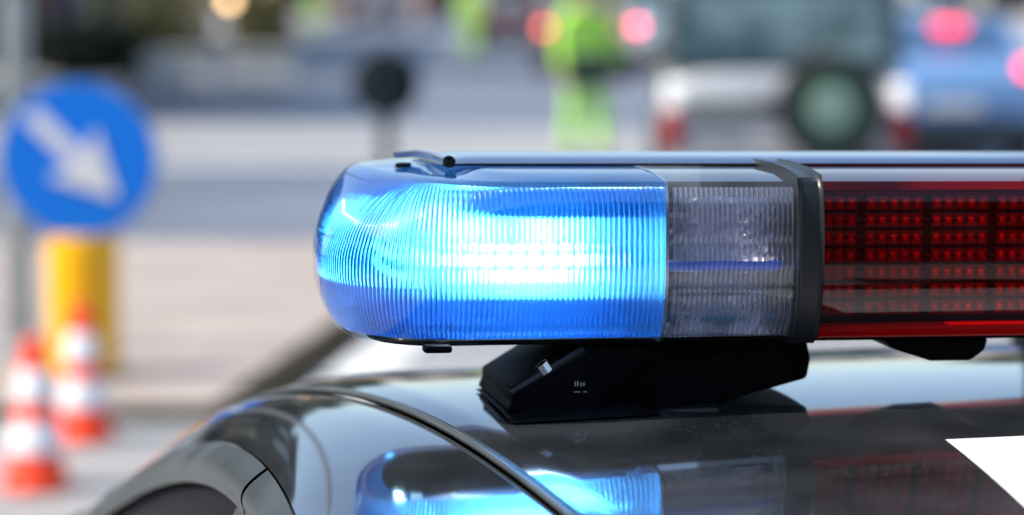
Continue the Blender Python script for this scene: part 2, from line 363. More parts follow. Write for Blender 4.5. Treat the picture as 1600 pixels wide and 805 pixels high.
ca, sa = math.cos(R(-45)), math.sin(R(-45))
MB().prism([(x * ca - z * sa, x * sa + z * ca) for x, z in arr], -.1035, -.0935, lambda p_, q_, t: (p_, t, hz + q_)).build('arrow', whitem, sg, smooth=False)
bh = hz - .325
MB().lathe([(.165, 0), (.165, .02), (.150, .03), (.152, bh - .04), (.140, bh), (0, bh + .004)], n=40).build('bollard', yel, sg)
MB().lathe([(.2, 0), (.2, .018), (0, .02)], n=32).build('base', M['rubber'], sg)
MB().lathe([(.03, 0), (.03, .5)], (0, 0, bh - .02), 16).build('post', galv, sg)

sg, hz = keep_right_sign(603, 131, 22.0, .58, 0, 'round dark traffic sign seen from behind on a slim post')
navy = mat('dark sign back', (.008, .014, .018), .6)
MB().lathe([(0, 0), (.29, 0), (.29, .01), (.28, .02), (0, .02)], (0, .06, hz), 48, rx).build('sign_back', navy, sg)
MB().lathe([(0, 0), (.285, 0), (.285, .004), (0, .004)], (0, .075, hz), 48, rx).build('sign_face', bluem, sg)
MB().lathe([(.055, 0), (.055, hz + .22), (0, hz + .24)], n=20).build('post', mat('dark grey post', (.015, .025, .032), .6, spec=.2), sg)
for q_ in (-.12, .12): MB().box((0, .045, hz + q_), (.2, .03, .03)).build('bracket', navy, sg)

# warm lit lamp far left
lp = at(360, -2, 60)
bl = empty('bollard_lamp', (lp.x, 60, 0), label='low lamp post with a warm lit globe at the far left of the street', cat='street lamp')
MB().lathe([(.09, 0), (.09, .03), (.04, .05), (.04, lp.z - .15), (0, lp.z - .14)], n=16).build('post', navy, bl)
MB().lathe([(0, -.15), (.08, -.13), (.14, -.05), (.15, 0), (.14, .06), (.08, .13), (0, .15)], (0, 0, lp.z), 24).build('globe', mat('lit globe', (1, .8, .5), .4, emit=(1, .62, .30), es=5.5), bl)

# ------------------------------------------------------------------ traffic cones
orm = mat('cone orange', (.95, .06, .01), .4); wr = mat('reflective white sleeve', (.85, .84, .86), .3)
def make_cone(h):
    root = empty('traffic_cone', cat='traffic cone', label='cone')
    r0 = .108; r1 = .036
    rr = lambda z: r0 + (r1 - r0) * z / h
    # the body in one piece, octagonal foot
    MB().lathe([(.118, 0), (.122, .012), (.118, .028), (rr(.03) + .006, .034), (rr(.05), .05), (r1, h - .008), (r1 - .006, h), (r1 - .014, h), (r1 - .014, h - .06)], n=36).build('body', orm, root)
    for za, zb_ in ((.125, .235), (.30, .41)):
        MB().lathe([(rr(za) + .0005, za), (rr(za) + .003, za + .003), (rr(zb_) + .003, zb_ - .003), (rr(zb_) + .0005, zb_)], n=36).build('sleeve', wr, root)
    MB().lathe([(.126, .0), (.128, .006), (.120, .010)], n=8).build('base_rim', M['rubber'], root)
    return root
cn = make_cone(.515); q = gx(57, 765); cn.location = (q[0], q[1], .006)
tag(cn, 'orange and white traffic cone, the nearer one at the left edge', 'traffic cone', 'traffic cones in front of the island')
c2 = copy_tree(cn); q = gx(132, 689); c2.location = (q[0], q[1], .006); c2.rotation_euler = (0, R(-.8), .4)
c2['label'] = 'orange and white traffic cone standing in front of the yellow bollard'

# ------------------------------------------------------------------ vehicles in the street
tyre = mat('tyre', (.012, .012, .012), .8); rimm = mat('wheel rim', (.4, .4, .42), .35, metal=.8)
teal = noisy(mat('tinted glass', (.06, .12, .14), .06, spec=.9), (.02, .045, .05), (.16, .25, .26), 2.2, 3); redl = mat('red lamp', (.5, .01, .01), .25)  # glass noise tones stand in for reflections and headrests
def loft(mb, stations, n=20, p=4.5):
    """stations along y: (y, halfwidth, zlow, zhigh)"""
    vs = []
    for y, hw, z0, z1 in stations:
        for k in range(n):
            t = 2 * math.pi * (k + .5) / n; c, s_ = math.cos(t), math.sin(t)
            vs.append((hw * math.copysign(abs(c) ** (2 / p), c), y, (z0 + z1) / 2 + (z1 - z0) / 2 * math.copysign(abs(s_) ** (2 / p), s_)))
    fs = [[j * n + i, j * n + (i + 1) % n, (j + 1) * n + (i + 1) % n, (j + 1) * n + i] for j in range(len(stations) - 1) for i in range(n)]
    fs += [list(range(n))[::-1], [(len(stations) - 1) * n + i for i in range(n)]]
    return mb.add(vs, fs)
def make_car(name, label, x, D, rz, col, L=4.1, Wd=1.72, H=1.45, belt=.92, cat='car', suv=False, lit=0, group=None, glass=None, litc=(1, .025, .03)):
    root = empty(name, (x, D, 0), (0, 0, rz), label=label, cat=cat, group=group)
    pm = mat(name + ' paint', col, .25, metal=.2, coat=1); hw = Wd / 2; gl = glass or teal
    lo = .32 if suv else .22; dz = .03
    b = MB(); loft(b, [(0, hw * .93, lo + .1, belt - .1), (.06, hw * .97, lo + .03, belt - .01), (.4, hw, lo, belt + .02), (L * .5, hw, lo, belt + .01), (L * .72, hw, lo, belt), (L * .93, hw * .96, lo, belt - .14), (L, hw * .86, lo + .08, belt - .3)])
    b.build('body', pm, root, angle=50)
    y0, y1, y2, y3 = (.03, .22, L * .55, L * .74) if suv else (.12, .62, L * .52, L * .76)
    g = MB(); top = H - .07
    def frame(y, w_, z): return [(-w_, y, z), (w_, y, z)]
    hwb = hw * .95; hwt = hw * (.92 if suv else .76)
    vs = frame(y0, hwb, belt - .03) + frame(y1, hwt, top) + frame(y2, hwt, top) + frame(y3, hwb, belt - .04)
    g.add(vs, [[0, 1, 3, 2], [2, 3, 5, 4], [4, 5, 7, 6], [0, 2, 4, 6], [1, 7, 5, 3], [0, 6, 7, 1]])
    g.build('cabin', mat('dark cabin paint', (.02, .045, .05), .3, coat=1) if suv else pm, root, bevel=.05, seg=3)
    rf = MB(); loft(rf, [(y1 - .03, hwt * .93, top - .02, top + .035), (y1 + .25, hwt * .99, top - .02, top + .062), (y2 - .1, hwt * .99, top - .02, top + .055), (y2 + .05, hwt * .9, top - .03, top + .02)], p=3); rf.build('roof', pm, root, angle=60)
    def quad(nm, a_, b_, c_, d_, off, m_, th=.012, par=root):
        A_, B_, C2, D_ = map(Vector, (a_, b_, c_, d_)); n_ = (B_ - A_).cross(D_ - A_).normalized() * 1
        mid = (A_ + B_ + C2 + D_) / 4
        if n_.dot(mid - Vector((0, L / 2, .7))) < 0: n_ = -n_
        q0 = [v + n_ * off for v in (A_, B_, C2, D_)]; q1 = [v - n_ * th + n_ * off for v in (A_, B_, C2, D_)]
        return MB().add(q0 + q1, [[0, 1, 2, 3], [7, 6, 5, 4], [0, 4, 5, 1], [1, 5, 6, 2], [2, 6, 7, 3], [3, 7, 4, 0]]).build(nm, m_, par, smooth=False)
    lerp = lambda a_, b_, t: tuple(a_[i] + (b_[i] - a_[i]) * t for i in range(3))
    P = vs
    e0, e1 = .10, .86
    def sub(i0, i1, j0, j1, u0, u1, v0, v1):
        f_ = lambda u, v: lerp(lerp(P[i0], P[i1], u), lerp(P[j0], P[j1], u), v)
        return f_(u0, v0), f_(u1, v0), f_(u1, v1), f_(u0, v1)
    quad('rear_window', *sub(0, 1, 2, 3, .09, .91, .16, .9), .008, gl)
    quad('windscreen', *sub(6, 7, 4, 5, .07, .93, .1, .93), .008, gl)
    for s_, (i0, i1, j0, j1) in ((-1, (0, 6, 2, 4)), (1, (1, 7, 3, 5))):
        for u0, u1 in ((.10, .46), (.50, .88)):
            quad('side_window', *sub(i0, i1, j0, j1, u0, u1, .18, .9), .006, gl)
        mx_ = MB(); mx_.box((s_ * (hw + .09), L * .66, belt + .08), (.2, .1, .14)); mx_.build('wing_mirror', pm, root, bevel=.03)
        for yy in (L * .17, L * .82):
            r_ = .36 if suv else .31
            ry = Matrix.Rotation(R(90), 3, 'Y')
            w_ = MB(); w_.lathe([(r_ * .6, -.1), (r_ * .95, -.1), (r_, -.07), (r_, .07), (r_ * .95, .1), (r_ * .6, .1)], (s_ * (hw - .09), yy, r_), 28, ry)
            wo = w_.build('wheel', tyre, root)
            MB().lathe([(0, -.105), (r_ * .62, -.098), (r_ * .62, .098), (0, .105)], (s_ * (hw - .09), yy, r_), 24, ry).build('rim', rimm, wo)
        zt = belt - .05 if not suv else .93
        if suv:
            MB().box((s_ * (hw - .07), .01, .94), (.11, .1, .18)).build('reversing_lamp', mat('white reversing lamp', (.85, .83, .8), .15, emit=(1, .94, .92), es=.4), root, bevel=.02)  # white lamp blocks, weak emission put in for their bright spots
            MB().box((s_ * (hw - .07), .01, .70), (.13, .1, .26)).build('tail_lamp', redl, root, bevel=.02)
        else:
            em = redl if not lit else mat('lit brake lamp', (.6, .01, .02), .3, emit=litc, es=lit)
            MB().box((s_ * (hw - .16), .03, belt - .06), (.15, .1, .12)).build('tail_lamp', em, root, bevel=.02)
        MB().box((s_ * (hw - .25), L - .03, belt - .34), (.26, .1, .12)).build('headlight', mat('headlamp', (.8, .8, .8), .1), root, bevel=.02)
    bp = MB(); loft(bp, [(-.07, hw * .86, lo - .02, lo + .20), (.02, hw * .97, lo - .04, lo + .25), (.3, hw * 1.005, lo - .05, lo + .24)]); bp.build('rear_bumper', mat('bumper', tuple(c * .4 for c in col) if suv else (.02, .03, .04), .6), root)
    MB().box((0, -.005, lo + .36), (.5, .03, .11)).build('number_plate', mat('plate', (.7, .7, .7), .4), root)
    return root
# silver off-roader with a spare wheel
xs = (1228 - 800) / F * 17.8
suv = make_car('off_road_car', 'silver off-road car with a spare wheel on its tailgate', xs, 17.8, R(-2), (.55, .56, .56), L=4.2, Wd=1.70, H=1.80, belt=1.13, suv=True)
sp = at(1300, 168, 17.6); rr_ = .335
spm = MB(); spm.lathe([(.10, -.1), (rr_, -.1), (rr_ + .03, -.06), (rr_ + .03, .06), (rr_, .1), (.1, .1)], (sp.x - xs, -.16, sp.z), 36, rx)
MB().lathe([(.16, .103), (.26, .10), (.285, .07), (.285, 0)], (sp.x - xs, -.16, sp.z), 32, rx).build('cover_ring', mat('dark green cover', (.03, .075, .05), .4), suv)
spo = spm.build('spare_wheel', tyre, suv)
MB().lathe([(0, .108), (.13, .108), (.15, .106), (.17, .095), (.17, .0)], (sp.x - xs, -.16, sp.z), 32, rx).build('wheel_cover', mat('green grey cover', (.22, .34, .27), .35), spo)
MB().tube([(sp.x - xs - .03, .05, sp.z + .1), (sp.x - xs - .05, -.04, sp.z + .1)], .05).build('wheel_bracket', navy, suv)
MB().box((sp.x - xs - .46, -.03, .93), (.16, .06, .08)).build('door_handle', mat('bright chrome', (.9, .9, .92), .15, metal=1), suv, bevel=.01)
MB().box((-.42, -.02, .86), (.52, .05, .13)).build('plate_recess', mat('grey recess', (.2, .22, .2), .5), suv, bevel=.01)
MB().tube([(sp.x - xs - .25, -.03, 1.17), (sp.x - xs + .15, -.02, 1.42)], .015).build('rear_wiper', navy, suv)
# light-blue hatchback
xb = (1490 - 800) / F * 24
bc = make_car('hatchback_car', 'light blue hatchback with lit brake lamps at the right edge', xb, 24, R(1), (.22, .42, .72), L=3.9, Wd=1.7, H=1.42, belt=.98, lit=4.0, glass=mat('sky tinted glass', (.05, .11, .22), .05, spec=1))
hb = at(1488, 42, 24)
MB().box((0, .32, hb.z), (.30, .06, .09)).build('high_brake_lamp', mat('lit high lamp', (.6, 0, .02), .3, emit=(1, .03, .06), es=2.2), bc, bevel=.01)
make_car('parked_van', 'pale pinkish van parked far away in the middle of the street', (600 - 800) / F * 98, 98, R(12), (.6, .5, .47), H=2.1, belt=1.3, cat='van', L=4.8)
# distant cars in the queue
far = 'queue of cars far down the street'
make_car('queueing_car', 'dark red car far down the street, leftmost of the queue', (800 - 800) / F * 66, 66, 0, (.16, .03, .04), group=far)
make_car('queueing_car', 'brownish car with lit brake lamps behind the officer in hi-vis', (905 - 800) / F * 48, 48, 0, (.25, .15, .12), Wd=1.6, lit=4.5, group=far, litc=(1, .13, .11))
make_car('queueing_car', 'pale blue-green car with lit brake lamps, partly hidden by the off-road car', (1052 - 800) / F * 50, 50, 0, (.36, .5, .55), lit=8, group=far, litc=(1, .12, .22))
make_car('queueing_car', 'small pale car farthest down the street above the blue hatchback', (1430 - 800) / F * 62, 62, 0, (.5, .5, .62), group=far)

# ------------------------------------------------------------------ people
skin = mat('skin', (.5, .3, .22), .55); hairm = mat('dark hair', (.03, .02, .015), .7)
def hivis(name, col, band=(.6, .62, .6)):
    m = mat(name, col, .7); n = m.node_tree; b = n.nodes['Principled BSDF']
    tc = n.nodes.new('ShaderNodeTexCoord'); sp_ = n.nodes.new('ShaderNodeSeparateXYZ'); n.links.new(tc.outputs['Object'], sp_.inputs[0])
    mo = n.nodes.new('ShaderNodeMath'); mo.operation = 'PINGPONG'; mo.inputs[1].default_value = .11; n.links.new(sp_.outputs[2], mo.inputs[0])
    g = n.nodes.new('ShaderNodeMath'); g.operation = 'LESS_THAN'; g.inputs[1].default_value = .018; n.links.new(mo.outputs[0], g.inputs[0])
    mx = n.nodes.new('ShaderNodeMix'); mx.data_type = 'RGBA'; mx.inputs[6].default_value = (*col, 1); mx.inputs[7].default_value = (*band, 1)
    n.links.new(g.outputs[0], mx.inputs[0]); n.links.new(mx.outputs[2], b.inputs['Base Color']); return m
def skinned(name, verts, edges, rads, m, parent, sub=2):
    me = bpy.data.meshes.new(name); me.from_pydata(verts, edges, []); o = bpy.data.objects.new(name, me); COL.objects.link(o)
    md = o.modifiers.new('s', 'SKIN'); md.use_smooth_shade = True
    for i, r in enumerate(rads): me.skin_vertices[0].data[i].radius = r if isinstance(r, tuple) else (r, r)
    me.skin_vertices[0].data[0].use_root = True
    o.modifiers.new('u', 'SUBSURF').levels = sub; o.modifiers['u'].render_levels = sub
    dg = bpy.context.evaluated_depsgraph_get(); nm = bpy.data.meshes.new_from_object(o.evaluated_get(dg))
    o.modifiers.clear(); o.data = nm; nm.name = name
    for p_ in nm.polygons: p_.use_smooth = True
    nm.materials.clear(); nm.materials.append(m); o.parent = parent; return o
def person(label, px, D, rz, jack, trou, arms=(.0, .0), step=.12, belt=None, cap=None, z0=0, group=None):
    x = (px - 800) / F * D
    root = empty('person', (x, D, z0), (0, 0, rz), label=label, cat='person', group=group)
    V = [(0, 0, .97), (0, 0, 1.12), (0, .01, 1.30), (0, .01, 1.43), (0, 0, 1.53), (0, -.01, 1.60), (0, -.015, 1.68), (0, 0, 1.75)]
    E = [(i, i + 1) for i in range(7)]; Rr = [(.15, .11), (.135, .10), (.165, .11), (.13, .09), .058, .075, .09, .06]
    def ext(base, pts, rs):
        prev = base
        for p_, r_ in zip(pts, rs): V.append(p_); Rr.append(r_); E.append((prev, len(V) - 1)); prev = len(V) - 1
        return prev
    hands = []
    for s_, ar in ((-1, arms[0]), (1, arms[1])):
        ext(0, [(s_ * .095, 0, .88), (s_ * .11, -s_ * step * .5, .50), (s_ * .115, -s_ * step + .02, .10), (s_ * .12, -s_ * step - .13, .035)], [.088, .058, .042, .038])
        sh = Vector((s_ * .20, .01, 1.40)); el = sh + Vector((s_ * (.05 + .1 * ar), -.02 - .1 * ar, -.29)); wr_ = el + Vector((s_ * .01, -.06 - .2 * ar, -.25 + .1 * ar))
        pal = wr_ + (wr_ - el).normalized() * .08
        ext(3, [tuple(sh), tuple(el), tuple(wr_), tuple(pal)], [.062, .045, .030, (.038, .02)])
        hands.append((wr_, pal, s_, (wr_ - el).normalized()))
    skinned('body', V, E, Rr, skin, root)
    # fingers as part of the body mesh
    bodyo = root.children[0]; bm = bmesh.new(); bm.from_mesh(bodyo.data)
    fm = MB()
    for wr_, pal, s_, d in hands:
        side = Vector((0, 1, 0)).cross(d).cross(d).normalized() if False else Vector((0, 1, 0)) - d * d.y; side.normalize()
        for k, ln in enumerate((.060, .075, .080, .070)):
            b_ = pal + side * (.027 - .018 * k) * -1 - d * .02; fm.tube([b_, b_ + d * ln * .5, b_ + d * ln * .75 + Vector((-s_ * .012, 0, 0)), b_ + d * ln + Vector((-s_ * .028, 0, 0))], [.0095, .009, .008, .006], 8)
        b_ = wr_ + d * .03 - side * .02; fm.tube([b_, b_ + d * .03 - side * .03, b_ + d * .06 - side * .035], [.011, .010, .007], 8)
    # face
    for sx in (-1, 1):
        fm.lathe([(0, -.012), (.01, -.006), (.012, 0), (.01, .006), (0, .012)], (sx * .032, -.098, 1.655), 10)
        fm.lathe([(0, -.03), (.012, -.02), (.016, 0), (.012, .02), (0, .03)], (sx * .093, -.01, 1.645), 8)
    fm.tube([(0, -.095, 1.665), (0, -.118, 1.63), (0, -.098, 1.62)], [.008, .014, .012], 8); fm.tube([(-.022, -.092, 1.59), (0, -.099, 1.588), (.022, -.092, 1.59)], [.004, .007, .004], 6)
    tmp = bpy.data.meshes.new('t'); tmp.from_pydata(fm.v, [], fm.f); bm.from_mesh(tmp); bm.to_mesh(bodyo.data); bm.free()
    for p_ in bodyo.data.polygons: p_.use_smooth = True
    # jacket
    JV = [(0, 0, 1.12), (0, 0, .90), (0, .01, 1.30), (0, .01, 1.42), (0, 0, 1.50)]; JE = [(0, 1), (0, 2), (2, 3), (3, 4)]; JR = [(.175, .135), (.185, .14), (.19, .14), (.16, .115), .075]
    for wr_, pal, s_, d in hands:
        sh = Vector((s_ * .205, .01, 1.40)); el = wr_ - d * .26
        n0 = len(JV); JV += [tuple(sh), tuple(el), tuple(wr_ - d * .01)]; JE += [(3, n0), (n0, n0 + 1), (n0 + 1, n0 + 2)]; JR += [.085, .068, .052]
    skinned('jacket', JV, JE, JR, jack, root)
    TV = [(0, 0, .95)]; TE = []; TR = [(.17, .13)]
    for s_ in (-1, 1):
        n0 = len(TV); TV += [(s_ * .1, 0, .84), (s_ * .112, -s_ * step * .5, .48), (s_ * .118, -s_ * step + .02, .12)]; TE += [(0, n0), (n0, n0 + 1), (n0 + 1, n0 + 2)]; TR += [.108, .085, .07]
    skinned('trousers', TV, TE, TR, trou, root)
    for s_ in (-1, 1):
        MB().tube([(s_ * .118, -s_ * step + .06, .055), (s_ * .12, -s_ * step - .06, .05), (s_ * .122, -s_ * step - .17, .04)], [.052, .052, .038], 12).build('shoe', M['rubber'], root)
    MB().grid(lambda u, v: ((.104 * math.sin(v * 1.9) * math.cos(u * 6.283)), .012 + .112 * math.sin(v * 1.9) * math.sin(u * 6.283) + .012, 1.672 + .098 * math.cos(v * 1.9) + (0.02 if math.sin(u * 6.283) < -.2 else 0)), 24, 8, closeu=True).build('cap' if cap else 'hair', cap or hairm, root)
    if belt:
        MB().lathe([(.19, .93), (.198, .94), (.198, 1.02), (.19, 1.03)], (0, 0, 0), 28, Matrix.Diagonal((1, .8, 1))).build('belt', belt, root)
        MB().lathe([(.20, .74), (.222, .76), (.222, .91), (.20, .935)], (0, 0, 0), 28, Matrix.Diagonal((1, .8, 1))).build('tool_apron', belt, root)
    return root
g1 = hivis('lime hi-vis', (.48, 1, .02)); g2 = hivis('pale lime hi-vis', (.55, 1, .14)); darkc = mat('dark cloth', (.02, .025, .05), .8)
vio = mat('lavender cloth', (.14, .15, .33), .8); ylc = mat('yellow cloth', (.55, .38, .02), .7); prp = mat('purple cloth', (.06, .04, .12), .8)
hp = person('person in bright lime hi-vis jacket and trousers, nearest of the people in the street', 915, 24.6, R(20), g1, g1, arms=(.1, .2), belt=darkc, cap=darkc, group='people in the street')
hb_ = at(972, 112, 24.5)
bag = MB(); bag.box((0, 0, 0), (.26, .14, .2)); bo = bag.build('shoulder_bag', darkc, None, bevel=.03); bo.location = (hb_.x, 24.4, hb_.z)
tag(bo, 'dark bag held at the hip of the hi-vis person by the cars', 'bag')
person('person in pale lime hi-vis clothing walking in the middle of the far street', 735, 58, R(-10), g2, g2, group='people in the street')
person('person in green hi-vis clothing far away, right of the yellow jacket', 494, 82, R(30), g1, g2, group='people in the street')
person('person in a yellow jacket far away near the planters', 418, 80, R(10), ylc, darkc, group='people in the street')
person('person in a red jacket walking far down the street', 668, 92, R(15), mat('red cloth', (.4, .03, .04), .8), darkc, group='people in the street')
person('person in dark clothing walking far down the street', 548, 88, R(-25), darkc, darkc, group='people in the street')
person('person in lavender clothing standing by the dark shopfronts', 108, 50, R(-60), vio, vio, z0=.12, group='people in the street')

# ------------------------------------------------------------------ the police car
TH = R(11); ct, st_ = math.cos(TH), math.sin(TH)
pc = empty('police_car', (0, 0, 0), (0, 0, TH), label='black police car with a white roof panel carrying the light bar', cat='car')
BC = .885                                      # centre line across
zc = lambda a: 1.386 - (a - 2.08) ** 2 / 4.8
zr = lambda a: 1.343 - (a - 1.90) ** 2 / 5.0
side_b = lambda z: .20 - .5 * (1.347 - z) if z > 1.0 else .0265 - .12 * (1.0 - z)
br = lambda a: side_b(zr(a))
bgut = lambda a: max(.334 - .19 * (a - 1.95), br(a) + .05)
def roof_z(b, a):
    b = min(b, 2 * BC - b); return zc(a) - .030 * (b - BC) ** 2 - 1.5 * max(0, .345 - b) ** 2
def mir(b, s_): return b if s_ < 0 else 2 * BC - b
A0, A1 = 1.40, 2.78
def roof_fn(u, v):
    a = A0 + (A1 - A0) * v; g = bgut(a) + .006; b = g + (2 * BC - 2 * g) * u; e = min(b - g, 2 * BC - g - b)
    return (b, a, roof_z(b, a) - (.004 * max(0, 1 - e / .012) ** 2))
MB().grid(roof_fn, 60, 60).build('roof', M['police_paint'], pc)
def rail_pt(a, t, s_):
    g = Vector((bgut(a) - .004, roof_z(bgut(a), a) - .003)); r_ = Vector((br(a), zr(a))); c_ = Vector((br(a) + .035, g.y - .001))
    q_ = g * (1 - t) ** 2 + c_ * 2 * t * (1 - t) + r_ * t * t
    return (mir(q_.x, s_), a, q_.y)
for s_ in (-1, 1):
    MB().grid(lambda u, v: rail_pt(.62 + 2.66 * v, u, s_), 20, 70).build('roof_rail', M['police_paint'], pc)
    MB().tube([(mir(bgut(a) + .001, s_), a, roof_z(bgut(a), a) + .0005) for a in [A0 + (A1 - A0) * k / 40 for k in range(41)]], .0032, 8).build('gutter_strip', M['rim_grey'], pc)
    MB().tube([(mir(bgut(a) + .0065, s_), a, roof_z(bgut(a), a) - .0012) for a in [A0 + (A1 - A0) * k / 40 for k in range(41)]], .0032, 8).build('gutter_seal', M['rubber'], pc)
    # door frames: satin trim bands with a gap at the pillar
    def frame_pt(a, t, wd=.036):
        z = zr(a) - t * wd; b = br(a) - .5 * t * wd - .010 * math.sin(math.pi * min(1, t * 1.05)) - .002
        return (mir(b, s_), a, z)
    for a0, a1 in ((.66, 2.000), (2.012, 3.24)):
        MB().grid(lambda u, v: frame_pt(a0 + (a1 - a0) * v, u), 10, 60).build('door_frame', M['rim_grey'], pc)
    # side windows: glass down to the belt
    def glass_pt(a, v):
        zt = zr(a) - .030; z = zt + (.93 - zt) * v; return (mir(side_b(z) + .006, s_), a, z)
    for a0, a1 in ((.72, 1.985), (2.05, 3.17)):
        MB().grid(lambda u, v: glass_pt(a0 + (a1 - a0) * u, v), 40, 12).build('side_window', M['glass_dark'], pc)
    MB().grid(lambda u, v: (glass_pt(1.97 + .09 * u, v)[0] + (-.007 if s_ < 0 else .007), 1.97 + .09 * u, glass_pt(1.97 + .09 * u, v)[2]), 4, 12).build('door_pillar', M['rim_grey'], pc)
    # lower side
    prof = [(.0265 - .12 * .07 - .004, .93), (-.005, .90), (-.04, .80), (-.06, .66), (-.055, .5), (-.03, .34), (-.02, .24)]
    def side_pt(u, v):
        a = -.75 + 4.85 * u; k = v * (len(prof) - 1); i = min(int(k), len(prof) - 2); f_ = k - i
        b = prof[i][0] + (prof[i + 1][0] - prof[i][0]) * f_; z = prof[i][1] + (prof[i + 1][1] - prof[i][1]) * f_
        e = max(0, (-.1 - a) / .65, (a - 3.5) / .6); return (mir(b + .22 * e ** 2, s_), a, z)
    MB().grid(side_pt, 60, 12).build('side_panel', M['police_paint'], pc)
    for aa in (.12, 3.15):
        ry = Matrix.Rotation(R(90), 3, 'Y')
        wh = empty('wheel', (mir(.06, s_), aa, .32)); wh.parent = pc
        MB().lathe([(.2, -.1), (.3, -.1), (.32, -.07), (.32, .07), (.3, .1), (.2, .1)], (0, 0, 0), 36, ry).build('tyre', tyre, wh)
        MB().lathe([(0, -.09), (.1, -.1), (.2, -.085), (.2, .085), (.1, .1), (0, .09)], (0, 0, 0), 28, ry).build('rim', rimm, wh)
# windscreen, bonnet, rear window, boot, nose and tail
def lofts(pts, m, nm, n=14, crown=.04):
    def fn(u, v):
        k = v * (len(pts) - 1); i = min(int(k), len(pts) - 2); f_ = k - i
        a = pts[i][0] + (pts[i + 1][0] - pts[i][0]) * f_; z = pts[i][1] + (pts[i + 1][1] - pts[i][1]) * f_; b = pts[i][2] + (pts[i + 1][2] - pts[i][2]) * f_
        t = 2 * u - 1; return (BC + (BC - b) * t, a, z - crown * t * t)
    return MB().grid(fn, n, 12).build(nm, m, pc)
lofts([(A0 - .004, zc(A0), .30), (1.0, 1.17, .22), (.72, 1.0, .15)], M['glass_dark'], 'windscreen', crown=.03)
lofts([(A1 + .004, zc(A1), .27), (3.1, 1.12, .2), (3.38, .96, .12)], M['glass_dark'], 'rear_window', crown=.03)
lofts([(.71, .985, .02), (.3, .94, .0), (-.3, .87, .0), (-.62, .78, .08), (-.72, .66, .14)], M['police_paint'], 'bonnet')
lofts([(-.725, .655, .14), (-.78, .5, .12), (-.76, .3, .14)], M['police_paint'], 'front_bumper', crown=.0)
lofts([(3.385, .955, .0), (3.8, .93, .03), (4.02, .86, .08)], M['police_paint'], 'boot_lid')
lofts([(4.02, .855, .08), (4.1, .6, .12), (4.06, .3, .14)], M['police_paint'], 'rear_bumper', crown=.0)
for s_ in (-1, 1):
    MB().box((mir(.2, s_), -.74, .62), (.3, .14, .13)).build('headlight', mat('headlamp glass', (.7, .7, .7), .1), pc, bevel=.03)
    MB().box((mir(.16, s_), 4.06, .72), (.2, .1, .16)).build('tail_lamp', redl, pc, bevel=.03)
# underbody keeps light out
MB().box((BC, 1.7, .55), (1.55, 4.2, .5)).build('underbody', M['black'], pc)
# white film on the roof
def film(u, v):
    b = .693 + (.384) * u; a = 1.46 + .388 * v; return (b, a, roof_z(b, a) + .0012)
MB().grid(film, 20, 20).build('roof_panel_marking', M['white_paint'], pc)
# whip antenna on the rear of the roof
MB().lathe([(.03, 0), (.028, .012), (.012, .02), (.010, .05), (0, .052)], (1.10, 2.70, roof_z(1.1, 2.7) - .003), 20).build('antenna_base', M['rubber'], pc)
MB().tube([(1.10, 2.70, roof_z(1.1, 2.7) + .04), (1.112, 2.705, 1.50), (1.128, 2.71, 1.80), (1.14, 2.715, 2.0)], [.0075, .006, .005, .0045], 8).build('antenna', navy, pc)

# ------------------------------------------------------------------ the light bar
LB = .256; LA = 1.962; LZ = 1.4410; LL = 1.258
root_p = (LB * ct - LA * st_, LB * st_ + LA * ct, LZ)
bar = empty('light_bar', root_p, (0, R(.75), TH), label='emergency light bar with a lit blue dome, clear and red covers, across the car roof', cat='light bar')
HT = .1265; VB = .345
K_BOT = [(.246, .012), (.18, .012), (.12, .012), (.075, .013), (.044, .022), (.022, .042), (.012, .066), (.010, .09), (.014, .118), (.026, .145), (.055, .162), (.11, .168), (.246, .168)]
K_MID = [(.246, -.008), (.18, -.008), (.12, -.008), (.07, -.005), (.030, .010), (.002, .040), (-.012, .080), (-.014, .12), (-.010, .165), (.004, .22), (.036, .265), (.10, .285), (.246, .285)]
K_TOP = [(.246, .004), (.19, .004), (.145, .005), (.118, .012), (.100, .034), (.085, .068), (.068, .110), (.052, .150), (.040, .195), (.038, .232), (.058, .258), (.11, .27), (.246, .27)]
def smooth_line(ctrl, n):
    c = [Vector(p_) for p_ in ctrl]; c = [c[0] * 2 - c[1]] + c + [c[-1] * 2 - c[-2]]; dens = []
    for i in range(1, len(c) - 2):
        for k in range(24):
            t = k / 24; p0, p1, p2, p3 = c[i - 1:i + 3]
            dens.append(.5 * ((2 * p1) + (p2 - p0) * t + (2 * p0 - 5 * p1 + 4 * p2 - p3) * t * t + (3 * p1 - p0 - 3 * p2 + p3) * t ** 3))
    dens.append(c[-2]); L_ = [0]
    for a, b in zip(dens, dens[1:]): L_.append(L_[-1] + (b - a).length)
    out = []; j = 0
    for k in range(n + 1):
        s_ = L_[-1] * k / n
        while j < len(L_) - 2 and L_[j + 1] < s_: j += 1
        f_ = (s_ - L_[j]) / max(1e-9, L_[j + 1] - L_[j]); out.append(dens[j].lerp(dens[j + 1], f_))
    return out, L_[-1]
def keys(n):
    ls = [smooth_line(K, n)[0] for K in (K_BOT, K_MID, K_TOP, [(u, min(max(v, .0145), .25)) for u, v in K_TOP])]; m = ls[1]; nr = []
    for k in range(n + 1):
        d = (m[min(k + 1, n)] - m[max(k - 1, 0)]).normalized(); nr.append(Vector((-d.y, d.x)))
    if nr[0].y > 0: nr = [-x for x in nr]
    return ls, nr
TM = .46
def blend(t):
    if t < TM: g = math.sqrt(max(0, 1 - (1 - t / TM) ** 2)); return 1 - g, g, 0
    g = 1 - math.sqrt(max(0, 1 - ((t - TM) / (1 - TM)) ** 2)); return 0, 1 - g, g
PER = smooth_line(K_MID, 100)[1]
OUTS, NRM = keys(160); OUT = OUTS[0]
NI, NT = 96, 20
